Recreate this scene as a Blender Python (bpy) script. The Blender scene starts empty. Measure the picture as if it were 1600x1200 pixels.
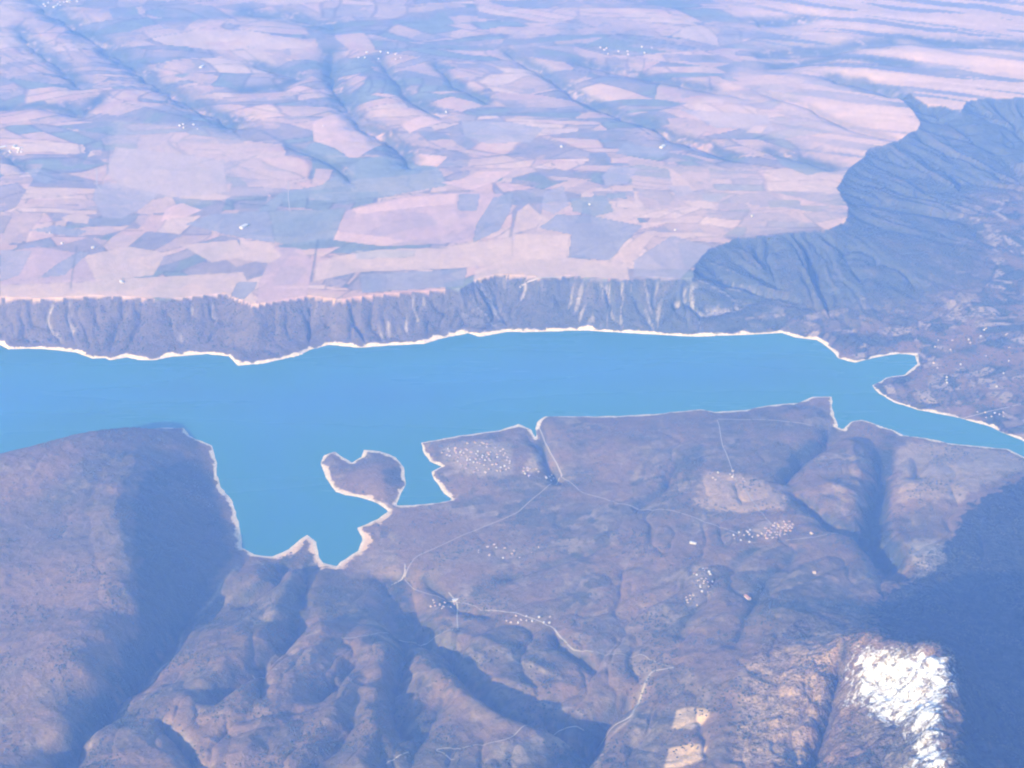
import bpy, math, random
import numpy as np
from math import radians, sin, cos, tan, pi
random.seed(7); RNG = np.random.default_rng(11)
C = bpy.context.scene.collection
S = bpy.context.scene

# ------------------------------------------------------------------ camera
CAMZ = 5000.0; PITCH = 29.0; TV = tan(radians(13.0)); TH = TV*4/3
cam = bpy.data.cameras.new('camera'); co = bpy.data.objects.new('camera', cam); C.objects.link(co)
co.location = (0, 0, CAMZ); co.rotation_euler = (radians(90-PITCH), 0, 0)
cam.sensor_width = 36; cam.lens = 18/TH; cam.clip_start = 10; cam.clip_end = 200000
S.camera = co
# ------------------------------------------------------------------ light
SUN_EL = 20.5; TRAV = np.array([0.56, 0.83]); TRAV /= np.linalg.norm(TRAV)
SUN_AZ = math.atan2(-TRAV[0], -TRAV[1])          # compass angle of the sun measured from +y towards +x
w = bpy.data.worlds.new('World'); S.world = w; w.use_nodes = True
nt = w.node_tree; bg = nt.nodes['Background']
sky = nt.nodes.new('ShaderNodeTexSky'); sky.sky_type = 'NISHITA'; sky.sun_disc = False
sky.sun_elevation = radians(SUN_EL); sky.sun_rotation = SUN_AZ; sky.altitude = 2000
nt.links.new(sky.outputs[0], bg.inputs[0]); bg.inputs[1].default_value = 0.145
sd = bpy.data.lights.new('sun', 'SUN'); so = bpy.data.objects.new('sun', sd); C.objects.link(so)
sd.energy = 4.7; sd.angle = radians(0.5); sd.color = (1.0, 0.935, 0.94)
so.rotation_euler = (radians(90-SUN_EL), 0, math.atan2(-TRAV[0], TRAV[1]))
so.location = (0, 0, 8000)
S.view_settings.view_transform = 'Standard'; S.view_settings.look = 'None'
S.view_settings.exposure = 1.02; S.view_settings.gamma = 1
S.cycles.use_denoising = True
S.cycles.max_bounces = 4; S.cycles.volume_bounces = 3; S.cycles.diffuse_bounces = 2
S.cycles.filter_width = 2.1
HAZE_D = 5.6e-5; HAZE_COL = (0.17, 0.36, 1.0)

# ------------------------------------------------------------------ projection helpers (pixels of the 1600x1200 photo)
fw = np.array([0, cos(radians(PITCH)), -sin(radians(PITCH))]); up = np.array([0, sin(radians(PITCH)), cos(radians(PITCH))])
def ray(px, py):
    sx = (px-800)/800*TH; sy = (600-py)/600*TV
    return np.array([sx, fw[1]+sy*up[1], fw[2]+sy*up[2]])
def P(px, py, z=0.0):
    d = ray(px, py); t = (z-CAMZ)/d[2]
    return (d[0]*t, d[1]*t)
# ------------------------------------------------------------------ noise
_perm = RNG.permutation(512).astype(np.int64)
_perm = np.concatenate([_perm, _perm]); _gr = RNG.uniform(0, 2*pi, 512); _gx, _gy = np.cos(_gr), np.sin(_gr)
def perlin(x, y, seed=0):
    xi = np.floor(x).astype(np.int64); yi = np.floor(y).astype(np.int64)
    xf = x-xi; yf = y-yi
    u = xf*xf*xf*(xf*(xf*6-15)+10); v = yf*yf*yf*(yf*(yf*6-15)+10)
    def g(ax, ay, dx, dy):
        h = _perm[(_perm[(ax+seed*37) & 511]+ay+seed*11) & 511]
        return _gx[h]*dx+_gy[h]*dy
    a = g(xi, yi, xf, yf); b = g(xi+1, yi, xf-1, yf); c = g(xi, yi+1, xf, yf-1); d = g(xi+1, yi+1, xf-1, yf-1)
    return (a+u*(b-a)+v*((c+u*(d-c))-(a+u*(b-a))))*1.5
def fbm(x, y, o=4, seed=0, ridge=False):
    r = 0; amp = 1; tot = 0
    for k in range(o):
        n = perlin(x*2**k+17.3*k, y*2**k-9.1*k, seed+k)
        if ridge: n = 1-2*np.abs(n)
        r = r+n*amp; tot += amp; amp *= 0.5
    return r/tot
def sm(a, b, x):
    t = np.clip((x-a)/(b-a), 0, 1); return t*t*(3-2*t)
def hashf(i, j, k=0):
    h = (i.astype(np.int64)*73856093) ^ (j.astype(np.int64)*19349663) ^ (k*83492791)
    h = (h ^ (h >> 13))*1274126177 & 0x7fffffff
    h = (h ^ (h >> 15)) & 0xffffff
    return h/0xffffff
def seg_dist(X, Y, pts, closed=False, want_s=False):
    pts = np.array(pts, float)
    if closed: pts = np.vstack([pts, pts[:1]])
    best = np.full(X.shape, 1e18); bs = np.zeros(X.shape); acc = 0
    for k in range(len(pts)-1):
        a, b = pts[k], pts[k+1]; dx, dy = b-a; L2 = dx*dx+dy*dy+1e-9
        t = np.clip(((X-a[0])*dx+(Y-a[1])*dy)/L2, 0, 1)
        dd = (X-a[0]-t*dx)**2+(Y-a[1]-t*dy)**2
        m = dd < best; best = np.where(m, dd, best)
        if want_s: bs = np.where(m, acc+t*math.sqrt(L2), bs)
        acc += math.sqrt(L2)
    return (np.sqrt(best), bs) if want_s else np.sqrt(best)
def inside(X, Y, poly):
    poly = np.array(poly, float); r = np.zeros(X.shape, bool); n = len(poly); j = n-1
    for i in range(n):
        xi, yi = poly[i]; xj, yj = poly[j]
        if yi != yj:
            c = ((yi > Y) != (yj > Y)) & (X < (xj-xi)*(Y-yi)/(yj-yi)+xi); r ^= c
        j = i
    return r
class RBF:
    def __init__(s, pts, smooth=1e-4):
        p = np.array(pts, float); s.p = p[:, :2]/1000; z = p[:, 2]; n = len(p)
        A = np.zeros((n+3, n+3)); A[:n, :n] = s.k(s.p[:, None, 0]-s.p[None, :, 0], s.p[:, None, 1]-s.p[None, :, 1])
        A[:n, :n] += np.eye(n)*smooth
        A[:n, n] = 1; A[:n, n+1:] = s.p; A[n, :n] = 1; A[n+1:, :n] = s.p.T
        s.w = np.linalg.solve(A, np.concatenate([z, [0, 0, 0]]))
    @staticmethod
    def k(dx, dy):
        r2 = dx*dx+dy*dy; return 0.5*r2*np.log(r2+1e-12)
    def __call__(s, X, Y):
        sh = X.shape; X = X.ravel()/1000; Y = Y.ravel()/1000
        r = s.w[-3]+s.w[-2]*X+s.w[-1]*Y
        for k in range(len(s.p)):
            r = r+s.w[k]*s.k(X-s.p[k, 0], Y-s.p[k, 1])
        return r.reshape(sh)

# ------------------------------------------------------------------ lattice: fine over the ground in view, coarse to the horizon
u = np.concatenate([np.linspace(-1.6, -0.5, 30)[:-1], np.linspace(-0.5, -0.43, 20)[:-1], np.arange(-0.43, 0.4301, 0.0009), np.linspace(0.43, 0.5, 20)[1:], np.linspace(0.5, 1.6, 30)[1:]])
v = np.concatenate([np.linspace(math.log(900), math.log(4100), 40)[:-1], np.arange(math.log(4100), math.log(19500), 0.0018), np.linspace(math.log(19500), math.log(70000), 70)[1:]])
NU, NV = len(u), len(v)
Yg = np.exp(v)[:, None]*np.ones((1, NU)); Xg = Yg*u[None, :]

# ------------------------------------------------------------------ the lake outline
NSHORE = [(-400,515),(-200,528),(-80,534),(0,538),(13,546),(45,544),(84,546),(118,550),(145,560),(165,559),(172,563),(199,558),(216,562),(243,562),(270,557),(324,553),(358,556),(372,571),(415,567),(439,561),(470,553),(486,545),(516,538),(530,540),(564,543),(600,540),(662,537),(692,528),(732,520),(749,526),(793,518),(854,518),(918,516),(1002,521),(1070,525),(1094,526),(1161,523),(1222,520),(1242,527),(1276,531),(1293,542),(1303,550),(1310,560),(1337,567),(1364,560),(1404,552),(1430,555),(1434,568),(1414,585),(1384,590),(1362,602),(1374,616),(1397,629),(1438,641),(1499,653),(1546,667),(1597,689),(1680,730),(1800,775),(2000,830)]
SSHORE = [(2000,870),(1800,805),(1680,752),(1600,714),(1576,702),(1539,699),(1482,692),(1465,687),(1411,680),(1391,670),(1347,656),(1331,659),(1318,671),(1309,667),(1303,640),(1299,620),(1269,619),(1246,629),(1202,633),(1168,640),(1117,643),(1094,640),(1060,643),(1036,646),(969,650),(884,650),(850,650),(838,660),(838,686),(830,672),(810,663),(780,672),(719,680),(658,692),(660,704),(672,721),(689,729),(675,737),(678,751),(695,771),(707,781),(682,786),(648,788),(622,788),(628,773),(636,758),(631,731),(618,714),(594,705),(567,702),(564,714),(550,722),(530,709),(524,705),(505,710),(499,724),(510,748),(526,768),(540,773),(564,778),(590,787),(606,798),(590,812),(560,825),(567,844),(560,861),(530,878),(526,884),(506,879),(499,867),(493,847),(480,837),(469,844),(452,859),(425,869),(398,866),(378,856),(375,824),(370,800),(361,778),(344,761),(337,741),(339,724),(332,697),(314,687),(297,681),(288,668),(240,670),(200,672),(150,679),(120,684),(60,701),(0,716),(-150,765),(-400,850)]
lake = [P(*p) for p in NSHORE+SSHORE]
nshore_w = [P(*p) for p in NSHORE]
d_sh = seg_dist(Xg, Yg, lake, True)
inl = inside(Xg, Yg, lake)
d_raw = np.where(inl, -d_sh, d_sh)
wob = fbm(Xg/90, Yg/90, 3, 5)*9*np.exp(-(d_sh/160)**2)+fbm(Xg/400, Yg/400, 2, 6)*12*np.exp(-(d_sh/300)**2)
D = d_raw+wob
MID = np.array([P(x, y) for x, y in [(-400,640),(200,610),(800,590),(1290,590),(1340,610),(1430,662),(1600,702),(1800,790),(2000,850)]])
north = Yg > np.interp(Xg, MID[:, 0], MID[:, 1])
# ------------------------------------------------------------------ the plateau edge (x, y, height)
EDGE = [(-500,478,240),(-100,470,235),(0,465,232),(60,468,230),(90,466,230),(150,463,230),(200,464,230),(250,469,230),(290,465,230),(350,459,230),(381,472,226),(395,478,222),(435,471,226),(483,463,230),(530,469,228),(584,462,228),(648,457,228),(719,452,228),(739,440,230),(773,430,232),(817,431,232),(850,436,230),(888,431,232),(928,437,230),(982,438,230),(1020,434,228),(1060,437,228),(1082,435,230),(1087,413,234),(1107,390,240),(1125,383,244),(1154,371,250),(1200,368,256),(1229,364,260),(1270,361,264),(1296,358,268),(1323,345,275),(1326,324,280),(1309,294,284),(1327,262,288),(1350,246,290),(1357,232,292),(1397,221,296),(1435,201,300),(1438,190,300),(1424,170,298),(1404,150,292),(1370,140,290),(1420,143,300),(1437,156,305),(1450,164,305),(1472,165,305),(1502,174,302),(1511,158,300),(1540,154,300),(1566,153,300),(1600,152,300),(1750,140,300),(2100,120,300)]
edge = [P(*p) for p in EDGE]
plat_poly = [(edge[0][0]-60000, edge[0][1])]+edge+[(edge[-1][0]+80000, edge[-1][1]), (120000, 90000), (-120000, 90000)]
d_ed, s_ed = seg_dist(Xg, Yg, edge, False, True)
inplat = inside(Xg, Yg, plat_poly) & north
d_e = np.where(inplat, d_ed, -d_ed)
d_e = d_e+(fbm(Xg/70, Yg/70, 3, 9)*10-5*np.abs(perlin(s_ed/130, Yg*0+.5, 3)))*np.exp(-(d_ed/150)**2)
inplat = (d_e > 0) & north
# ------------------------------------------------------------------ heights of the plateau
PP = [(x_, y_, z_) for (x_, y_, z_) in EDGE[::2]]+[(0,400,245),(300,400,240),(600,380,245),(900,380,245),(0,300,270),(300,300,265),(600,280,265),(900,270,265),(1150,280,280),(1250,300,285),(0,200,300),(300,190,295),(600,190,290),(900,180,290),(1200,200,300),(0,100,350),(300,90,345),(600,90,335),(900,90,335),(1200,90,335),(1500,90,330),(0,0,420),(400,0,410),(800,0,400),(1200,0,390),(1600,0,390),(1900,40,370),(-300,200,310),(-300,50,380)]
rp = RBF([(*P(a, b, c), c) for a, b, c in PP], 3e-3)
Zp = rp(np.clip(Xg, -9000, 9000), np.clip(Yg, 8500, 21000))
Zp = Zp+fbm(Xg/1500, Yg/1500, 4, 21)*26*sm(0, 900, d_e)*(1+sm(12000, 16000, Yg)*1.6)
Zp = Zp+sm(20000, 60000, Yg)*(fbm(Xg/6000, Yg/6000, 4, 23, True)*500+300)
# ------------------------------------------------------------------ heights of the low ground
LP = [(240,669,70),(200,668,118),(150,675,190),(120,680,205),(60,697,225),(0,712,235),(-100,742,260),(-300,810,300),
 (0,800,215),(100,800,215),(0,900,225),(0,1000,245),(100,950,245),(0,1190,300),(60,1120,292),(-200,1000,215),
 (180,740,190),(178,800,225),(198,880,252),(205,940,265),(182,1000,272),(150,1060,292),(110,1130,315),(60,1200,335),
 (280,760,90),(300,840,70),(262,900,180),(310,900,90),(335,770,22),(350,830,22),(240,700,105),(300,710,45),
 (365,885,12),(330,930,25),(290,965,45),(250,1015,85),(212,1060,130),(165,1110,190),(105,1185,250),
 (400,900,95),(325,985,130),(302,1020,168),(268,1070,222),(240,1105,250),(160,1180,308),(300,1180,335),(210,1190,322),
 (500,903,45),(420,885,48),(450,950,112),(500,1000,160),(400,1060,235),(350,1130,300),(450,1150,325),(550,1180,350),(550,1080,250),(560,950,92),(600,890,38),(622,925,45),(640,960,75),
 (700,950,110),(650,1050,215),(640,1110,262),(700,1120,285),(740,1110,268),(820,1120,262),(760,1040,212),(850,960,165),(900,1000,205),(900,1060,250),(850,1170,350),(920,1175,290),(700,1190,350),(950,1120,265),(1000,1050,260),(1000,950,205),
 (650,860,40),(750,880,85),(850,880,125),(700,810,25),(800,820,65),(740,720,35),(800,700,40),(870,730,45),(900,680,50),(900,800,95),(1000,700,80),(1000,850,150),(1100,680,70),(1200,660,55),(1100,760,120),(1200,720,100),(1200,830,185),
 (1290,650,45),(1280,750,120),(1330,780,145),(1350,700,80),(1385,700,25),(1385,800,80),(1420,780,110),(1500,720,50),(1560,725,50),(1440,860,160),(1500,790,120),(1300,880,225),(1200,950,310),(1100,950,270),(1100,1050,340),(1080,1150,400),(1200,1050,420),(1250,1150,520),(1290,1000,420),
 (1352,1010,590),(1400,1026,650),(1470,1034,720),(1476,1080,740),(1466,1150,780),(1472,1200,810),(1400,1150,700),(1340,1100,590),(1290,1180,570),(1480,1320,900),(1600,1400,950),(1300,1350,700),
 (1390,950,210),(1390,900,170),(1450,930,190),(1550,900,170),(1600,1000,220),(1550,1080,370),(1600,1180,470),(1600,800,105),(1520,1000,290),(1700,1000,300),(1750,1200,500),(1700,850,110),
 (570,740,24),(600,730,26),(530,735,16),(600,765,18),
 (-200,1300,400),(300,1350,410),(800,1350,430),(1800,1400,800),
 (1440,580,12),(1500,620,14),(1600,650,16),(1600,560,35),(1500,480,50),(1450,440,70),(1600,400,80),(1600,300,110),(1550,220,130),(1700,500,60),(1500,300,120),(1800,300,100),(1900,650,60),(1800,150,180),
 (1400,380,110),(1330,430,100),(1300,500,30),(1250,480,60)]
sh_ctl = [(p[0], p[1], 3) for p in NSHORE[2::3]+SSHORE[1::2]]
rl = RBF([(*P(a, b, c), c) for a, b, c in LP+sh_ctl], 2e-4)
Zl = rl(np.clip(Xg, -6500, 6500), np.clip(Yg, 3300, 21000))
Dp = np.maximum(D, 0)
s_ = sm(0, 170, Dp)
Zl = Zl*s_+(0.16*Dp)*(1-s_)
Zl = np.maximum(Zl, 0.05*np.minimum(Dp, 250))
# relief of its own on the low ground
rough = fbm(Xg/950, Yg/950, 5, 31, True); fine = fbm(Xg/160, Yg/160, 4, 41, True)
amp = np.clip((Zl-20)/250, 0.0, 1.2)*sm(0, 350, Dp)
Zl = Zl+rough*24*amp*(.12+.88*sm(-1850, -1450, Xg))+fine*6*(0.3+amp)*sm(20, 200, Dp)
# incised drainage running down towards the lake
ca, sa = .89, .45; al_ = Xg*sa+Yg*ca; ac_ = Xg*ca-Yg*sa; wq_ = fbm(Xg/500, Yg/500, 3, 141)*160
for wl, ll, dp, sd_ in ((430, 1300, 20, 143), (210, 620, 10, 147)):
    nq = perlin((ac_+wq_)/wl, (al_+wq_*.5)/ll, sd_)
    Zl = Zl-np.exp(-np.abs(nq)/.07)*dp*np.clip(amp*1.6, 0, 1)*np.where(north, 0, 1)*(.25+.75*sm(-1850, -1450, Xg))
Zl = Zl+fbm(Xg/130, Yg/130, 3, 151, True)*22*sm(380, 560, Zl)*np.where(north, 0, 1)
# ------------------------------------------------------------------ bluff between the two
Wd = np.where(north, np.minimum(1250, d_ed+d_sh), 1)
t = np.clip(-d_e/np.maximum(Wd, 1), 0, 1)
warp = fbm(Xg/380, Yg/260, 3, 51)*110
rb = np.abs(perlin((s_ed+warp)/205, t*0.9, 52))*2
rb2 = np.abs(perlin((s_ed+warp*0.6)/100, t*1.4+5, 53))*2
prof = np.interp(t, [0, 0.06, 0.35, 0.7, 1], [1, 0.90, 0.50, 0.20, 0])
Ze = np.interp(s_ed, np.concatenate([[0], np.cumsum(np.hypot(*np.diff(np.array(edge), axis=0).T))]), [e[2] for e in EDGE])
lowN = Zl
bl = lowN+(np.maximum(Ze-lowN, 0))*prof
gully = (1-np.clip(rb, 0, 1))**2*0.65+(1-np.clip(rb2, 0, 1))**2*0.35
bl = bl-gully*np.sin(pi*np.clip(t, 0, 1)**0.7)*(30+44*np.clip(.5+perlin(s_ed/520+3.3, t*.7, 57), 0, 1))*sm(0, 60, Dp)*(1+1.0*sm(700, 1200, Wd))
bl = np.maximum(bl, 0.12*np.minimum(Dp, 150))
isbluff = north & ~inplat & (t < 0.999)
Z = np.where(inplat, Zp, np.where(north, bl, Zl))
Z = np.where(D <= 0, np.maximum(0.25*D, -25), Z)
# ------------------------------------------------------------------ sampling and picking on the surface
def sample(A, x, y):
    fu = np.interp(x/np.maximum(y, 1), u, np.arange(NU)); fv = np.interp(np.log(np.maximum(y, 1)), v, np.arange(NV))
    i = np.clip(fv.astype(int), 0, NV-2); j = np.clip(fu.astype(int), 0, NU-2); a = fv-i; b = fu-j
    return (A[i, j]*(1-a)*(1-b)+A[i+1, j]*a*(1-b)+A[i, j+1]*(1-a)*b+A[i+1, j+1]*a*b)
def pick(px, py):
    d = ray(px, py); t = np.linspace(3000, 32000, 2400)/np.linalg.norm(d)
    x = d[0]*t; y = d[1]*t; z = CAMZ+d[2]*t; h = np.maximum(sample(Z, x, y), 0)
    k = np.argmax(z <= h)
    if k == 0: k = len(t)-1
    g0 = z[k-1]-h[k-1]; g1 = h[k]-z[k]; f = g0/(g0+g1+1e-9)
    tt = t[k-1]+(t[k]-t[k-1])*f
    return (d[0]*tt, d[1]*tt)
def sub(pts, m):
    p = np.array(pts); return (Xg > p[:, 0].min()-m) & (Xg < p[:, 0].max()+m) & (Yg > p[:, 1].min()-m) & (Yg < p[:, 1].max()+m)
# ------------------------------------------------------------------ ravines: (pixels, depth, width)
RAV = [([(290,968),(250,1018),(212,1063),(160,1118),(105,1190),(40,1260)],62,62),([(838,672),(846,695),(856,722),(872,748)],38,42),([(1310,668),(1292,690),(1255,712),(1225,745)],48,55),
 ([(1390,678),(1386,730),(1374,780),(1362,830),(1400,885)],95,95),([(1240,765),(1300,820),(1345,850),(1390,880)],45,60),
 ([(1455,695),(1442,715),(1430,738)],45,60),([(628,905),(616,950),(634,1003),(621,1036),(612,1100),(632,1135)],70,80),
 ([(600,900),(625,925),(648,980),(675,1000),(702,1012),(710,1034),(732,1054),(757,1083),(790,1113),(815,1122)],60,62),
 ([(850,1122),(870,1132),(912,1148),(945,1118),(985,1090)],55,55),([(930,1150),(915,1175),(880,1215)],85,80),
 ([(868,982),(872,1002),(900,1022),(925,1040)],32,40),([(468,960),(440,1010),(400,1040),(330,1083)],58,70),
 ([(448,875),(430,905),(385,935)],42,60),([(250,1118),(280,1152),(308,1195)],50,45),([(414,1040),(408,1085)],35,40),
 ([(558,1025),(530,1060),(495,1085)],42,60),([(1316,1010),(1308,1060),(1290,1120),(1265,1200)],62,60),
 ([(488,862),(478,890),(470,940)],35,45),([(665,905),(720,950),(760,960)],18,40),([(930,860),(860,880),(800,900)],16,60),
 ([(700,1080),(660,1150),(640,1200)],25,70),([(1060,720),(1040,760),(1000,790)],20,60),([(560,1120),(530,1160),(490,1190)],30,60),
 ([(1180,860),(1120,900),(1060,990)],16,60),([(1250,860),(1200,900),(1150,1000)],16,60)]
PRAV = [([(40,-10),(75,15),(120,40),(170,75),(200,95),(230,120),(270,145),(320,170),(372,192)],55,130),([(30,45),(50,70),(90,98),(125,132)],40,110),
 ([(518,80),(520,130),(545,165),(560,190),(598,210),(620,226),(642,252)],60,110),([(590,90),(620,125),(640,155),(690,178)],35,70),
 ([(680,98),(710,130),(765,158)],30,60),([(790,80),(850,112),(905,150),(970,180),(1015,192),(1055,215),(1082,222),(1145,243)],45,80),
 ([(900,95),(1000,118),(1070,132),(1170,150)],35,90),([(1180,140),(1260,165),(1330,200),(1390,215)],25,60),
 ([(450,228),(500,246),(530,262),(548,282)],22,40),([(1300,120),(1350,128),(1395,146)],60,80),([(0,235),(20,250),(40,265)],20,50),
 ([(1180,35),(1260,30)],35,130),([(1190,85),(1290,80),(1400,62),(1600,70)],40,130),([(1200,105),(1300,92),(1420,100)],30,80),
 ([(380,140),(440,135),(470,120),(400,100)],30,90),([(0,170),(60,165),(120,175)],25,70),([(100,165),(130,178),(160,150)],30,90),
 ([(1200,235),(1260,250),(1300,262)],25,70),([(380,20),(450,25),(520,40)],30,150)]
def carve(lst, wscale=1):
    global Z
    for pts, dep, wid in lst:
        if lst is RAV: dep *= 1.4; wid *= .72
        wp = [pick(*p) for p in pts]
        m = sub(wp, wid*5)
        if not m.any(): continue
        X_, Y_ = Xg[m], Yg[m]
        n = fbm(X_/150, Y_/150, 3, 61)*wid*0.45
        dd, ss = seg_dist(X_+n, Y_+n*.7, wp, False, True)
        Lt = ss.max(); k = sm(0, 0.12*Lt+1, ss)*0.5+0.5
        Z[m] -= np.where(D[m] > 0, 1, 0)*dep*k*(0.75*np.exp(-dd/(wid*.8))+.25*np.exp(-(dd/(wid*1.6))**2))*1.15*sm(0, 60, D[m])
CREST = [([(215,728),(196,760),(182,800),(200,880),(207,940)],40,150),
 ([(1345,1005),(1380,1022),(1440,1026),(1474,1034),(1477,1080),(1466,1150),(1472,1210)],80,150),
 ([(372,870),(330,940),(300,985),(285,1020),(245,1075)],24,60),
 ([(1330,690),(1345,760),(1330,830)],35,80),([(1395,700),(1392,780),(1400,830),(1430,890)],30,60),([(560,1190),(590,1130),(598,1060),(606,1010)],45,90),
 ([(680,1040),(720,1090),(780,1135),(840,1150)],42,80),([(640,1150),(650,1080),(648,1020)],30,60),([(380,1180),(430,1100),(480,1040),(510,985)],45,90),([(300,1090),(370,1020),(440,960)],40,80),([(460,1190),(520,1120),(545,1060)],35,70),
 ([(770,1060),(830,1080),(880,1070)],30,80),([(700,990),(760,1000),(850,1050)],25,70),([(940,1180),(1000,1120),(1040,1060)],30,90),([(1100,1200),(1150,1080),(1230,960)],30,120)]
def crests():
    global Z
    for n_, (pts, hgt, wid) in enumerate(CREST):
        hgt *= 1 if n_ < 2 else .6
        wp = [pick(*p) for p in pts]; m = sub(wp, wid*4); X_, Y_ = Xg[m], Yg[m]; n = fbm(X_/140, Y_/140, 3, 161)*wid*.4
        dd = seg_dist(X_+n, Y_-n, wp); Z[m] += hgt*(np.sqrt(1+(0.12)**2)-np.sqrt(np.minimum(dd/wid, 1)**2+.12**2)).clip(0)*(1.0)*sm(0, 90, D[m])
crests()
carve(RAV); carve(PRAV)
# ridges raised between the ravines
for pts, hgt, wid in [([(360,1120),(420,1060),(480,1000),(505,985)],35,90),([(585,1140),(595,1080),(600,1020)],38,80),([(680,1060),(730,1100),(790,1140)],45,80),([(520,1120),(540,1060),(580,990)],20,70),
                      ([(420,960),(440,925),(455,900)],25,60),([(1300,760),(1340,780),(1345,810)],25,60)]:
    wp = [pick(*p) for p in pts]; m = sub(wp, wid*5); dd = seg_dist(Xg[m], Yg[m], wp)
    Z[m] += hgt*np.exp(-(dd/wid)**2)*sm(0, 80, D[m])
Z = np.where((D > 0), np.maximum(Z, 0.04*np.minimum(Dp, 120)), Z)

# ------------------------------------------------------------------ colours of the ground, with some light and shade painted in
col = np.zeros((NV, NU, 3))
def blend(m, c, a=1.0):
    c = np.array(c); a = np.asarray(a, float)[..., None] if np.ndim(a) else a
    col[m] = col[m]*(1-a)+c*a
n1 = fbm(Xg/900, Yg/900, 4, 71); n2 = fbm(Xg/220, Yg/220, 4, 75); n3 = fbm(Xg/50, Yg/50, 3, 79)
# scrub hills
scr = np.array([0.185, 0.122, 0.072]); scr2 = np.array([0.105, 0.088, 0.052]); pale = np.array([0.33, 0.25, 0.16])
a1 = sm(-0.25, 0.45, n1+n2*.6)[..., None]; col[:] = scr*(1-a1)+scr2*a1
a2 = (sm(0.12, 0.5, n2*0.8+n3*0.5)*0.45)[..., None]; col[:] = col*(1-a2)+pale*a2
# dark vegetation on the bluff, pale earth on its spurs and chutes
bm = isbluff
dark = np.array([0.062, 0.072, 0.058])
tt = t[bm]; chute = sm(0.60, 0.85, gully[bm]+n3[bm]*.3)*sm(0.02, 0.12, tt)*sm(1.0, 0.5, tt)*sm(700, 500, Wd[bm])
spur = sm(0.35, 0.0, gully[bm])*sm(0.0, 0.5, n2[bm]+.2)*0.4
west = sm(1500, -1500, Xg[bm])[:, None]
bb = dark*(1-west*0.75)+np.array([0.115, 0.085, 0.062])*west*0.75
bb = bb*(1-spur[:, None])+np.array([0.15, 0.12, 0.085])*spur[:, None]
seg = sm(0.1, 0.5, perlin(s_ed[bm]/400, tt*0+2.2, 91)+0.25)*0.8
bb = bb*(1-(chute*seg)[:, None])+np.array([0.36, 0.31, 0.26])*(chute*seg)[:, None]
sl = perlin((s_ed[bm]+warp[bm]*.5+n2[bm]*20)/26, tt*1.3+9, 93)
zone = sm(-1500, -900, Xg[bm])*sm(.0, .4, perlin(s_ed[bm]/330, tt*.8+4, 97)+.18+.25*n2[bm])*sm(0, .1, tt)*sm(1, .75, tt)
al = (sm(.22, .5, sl)*zone*.42*sm(1000, 600, Wd[bm]))[:, None]; bb = bb*(1-al)+np.array([.50, .43, .35])*al
sl2 = perlin((s_ed[bm]+warp[bm]+n2[bm]*80)/60, tt*7, 94)+.8*n3[bm]; al = (sm(.45, .9, sl2)*sm(.3, .8, tt)*sm(700, 1100, Wd[bm])*.42)[:, None]; bb = bb*(1-al)+np.array([.30, .25, .20])*al
fade = sm(0.55, 1.0, tt)[:, None]*sm(600, 1400, Wd[bm])[:, None]
col[bm] = bb*(1-fade)+col[bm]*fade
# valley floor patchwork to the east
def parcels(X, Y, size, asp, seed, jitter=0.8):
    """irregular parcels: voronoi blocks, each cut into strips of its own direction; returns two random numbers and edge closeness"""
    wx = X+fbm(X/900, Y/900, 3, seed)*160; wy = Y+fbm(X/900, Y/900, 3, seed+5)*160
    gx, gy = wx/(size*1.7), wy/(size*1.25); ix, iy = np.floor(gx), np.floor(gy)
    b1 = np.full(X.shape, 9.); b2 = np.full(X.shape, 9.); ci = np.zeros(X.shape); cj = np.zeros(X.shape)
    for ax in (-1, 0, 1):
        for ay in (-1, 0, 1):
            qx, qy = ix+ax, iy+ay
            px_ = qx+.5+(hashf(qx, qy, seed)-.5)*jitter; py_ = qy+.5+(hashf(qx, qy, seed+1)-.5)*jitter
            d = np.hypot(gx-px_, gy-py_); m = d < b1
            b2 = np.where(m, b1, np.minimum(b2, d)); b1 = np.where(m, d, b1); ci = np.where(m, qx, ci); cj = np.where(m, qy, cj)
    e1 = (b2-b1)*size*.7
    th = hashf(ci, cj, seed+2)*pi*0.35-0.25+np.where(hashf(ci, cj, seed+3) > .6, pi/2, 0)
    a = wx*np.cos(th)+wy*np.sin(th); b = -wx*np.sin(th)+wy*np.cos(th)
    h1 = size*(0.30+0.5*hashf(ci, cj, seed+4)); w1 = size*asp*(0.8+hashf(ci, cj, seed+6))
    rj = np.floor(b/h1); ri = np.floor(a/w1+hashf(rj, ci, seed+7)*3)
    eb = np.minimum(np.abs(b/h1-np.round(b/h1))*h1, np.abs((a/w1+hashf(rj, ci, seed+7)*3)-np.round(a/w1+hashf(rj, ci, seed+7)*3))*w1)
    r1 = hashf(ri*7+ci*131, rj*5+cj*17, seed+8); r2 = hashf(ri*3+ci*31, rj*11+cj*57, seed+9); rb_ = hashf(ci, cj, seed+10)
    return r1, r2, rb_, np.minimum(e1, eb)
basin = north & ~inplat & (Xg > 1400) & ((t > 0.55))
r1, r2, r3, ee = parcels(Xg[basin], Yg[basin], 130, 1.2, 200)
k = sm(0.55, 0.95, t[basin])
pc = np.where((r1 < .30)[:, None], np.array([0.30, 0.235, 0.17]), np.where((r1 < .6)[:, None], np.array([0.15, 0.12, .085]), np.array([0.06, 0.07, 0.045])))
pc = pc*(1-((ee < 7)*0.55)[:, None])
kk = (k*sm(-0.35, 0.1, n2[basin]+n1[basin]*.5))[:, None]
col[basin] = col[basin]*(1-kk)+pc*kk
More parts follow.
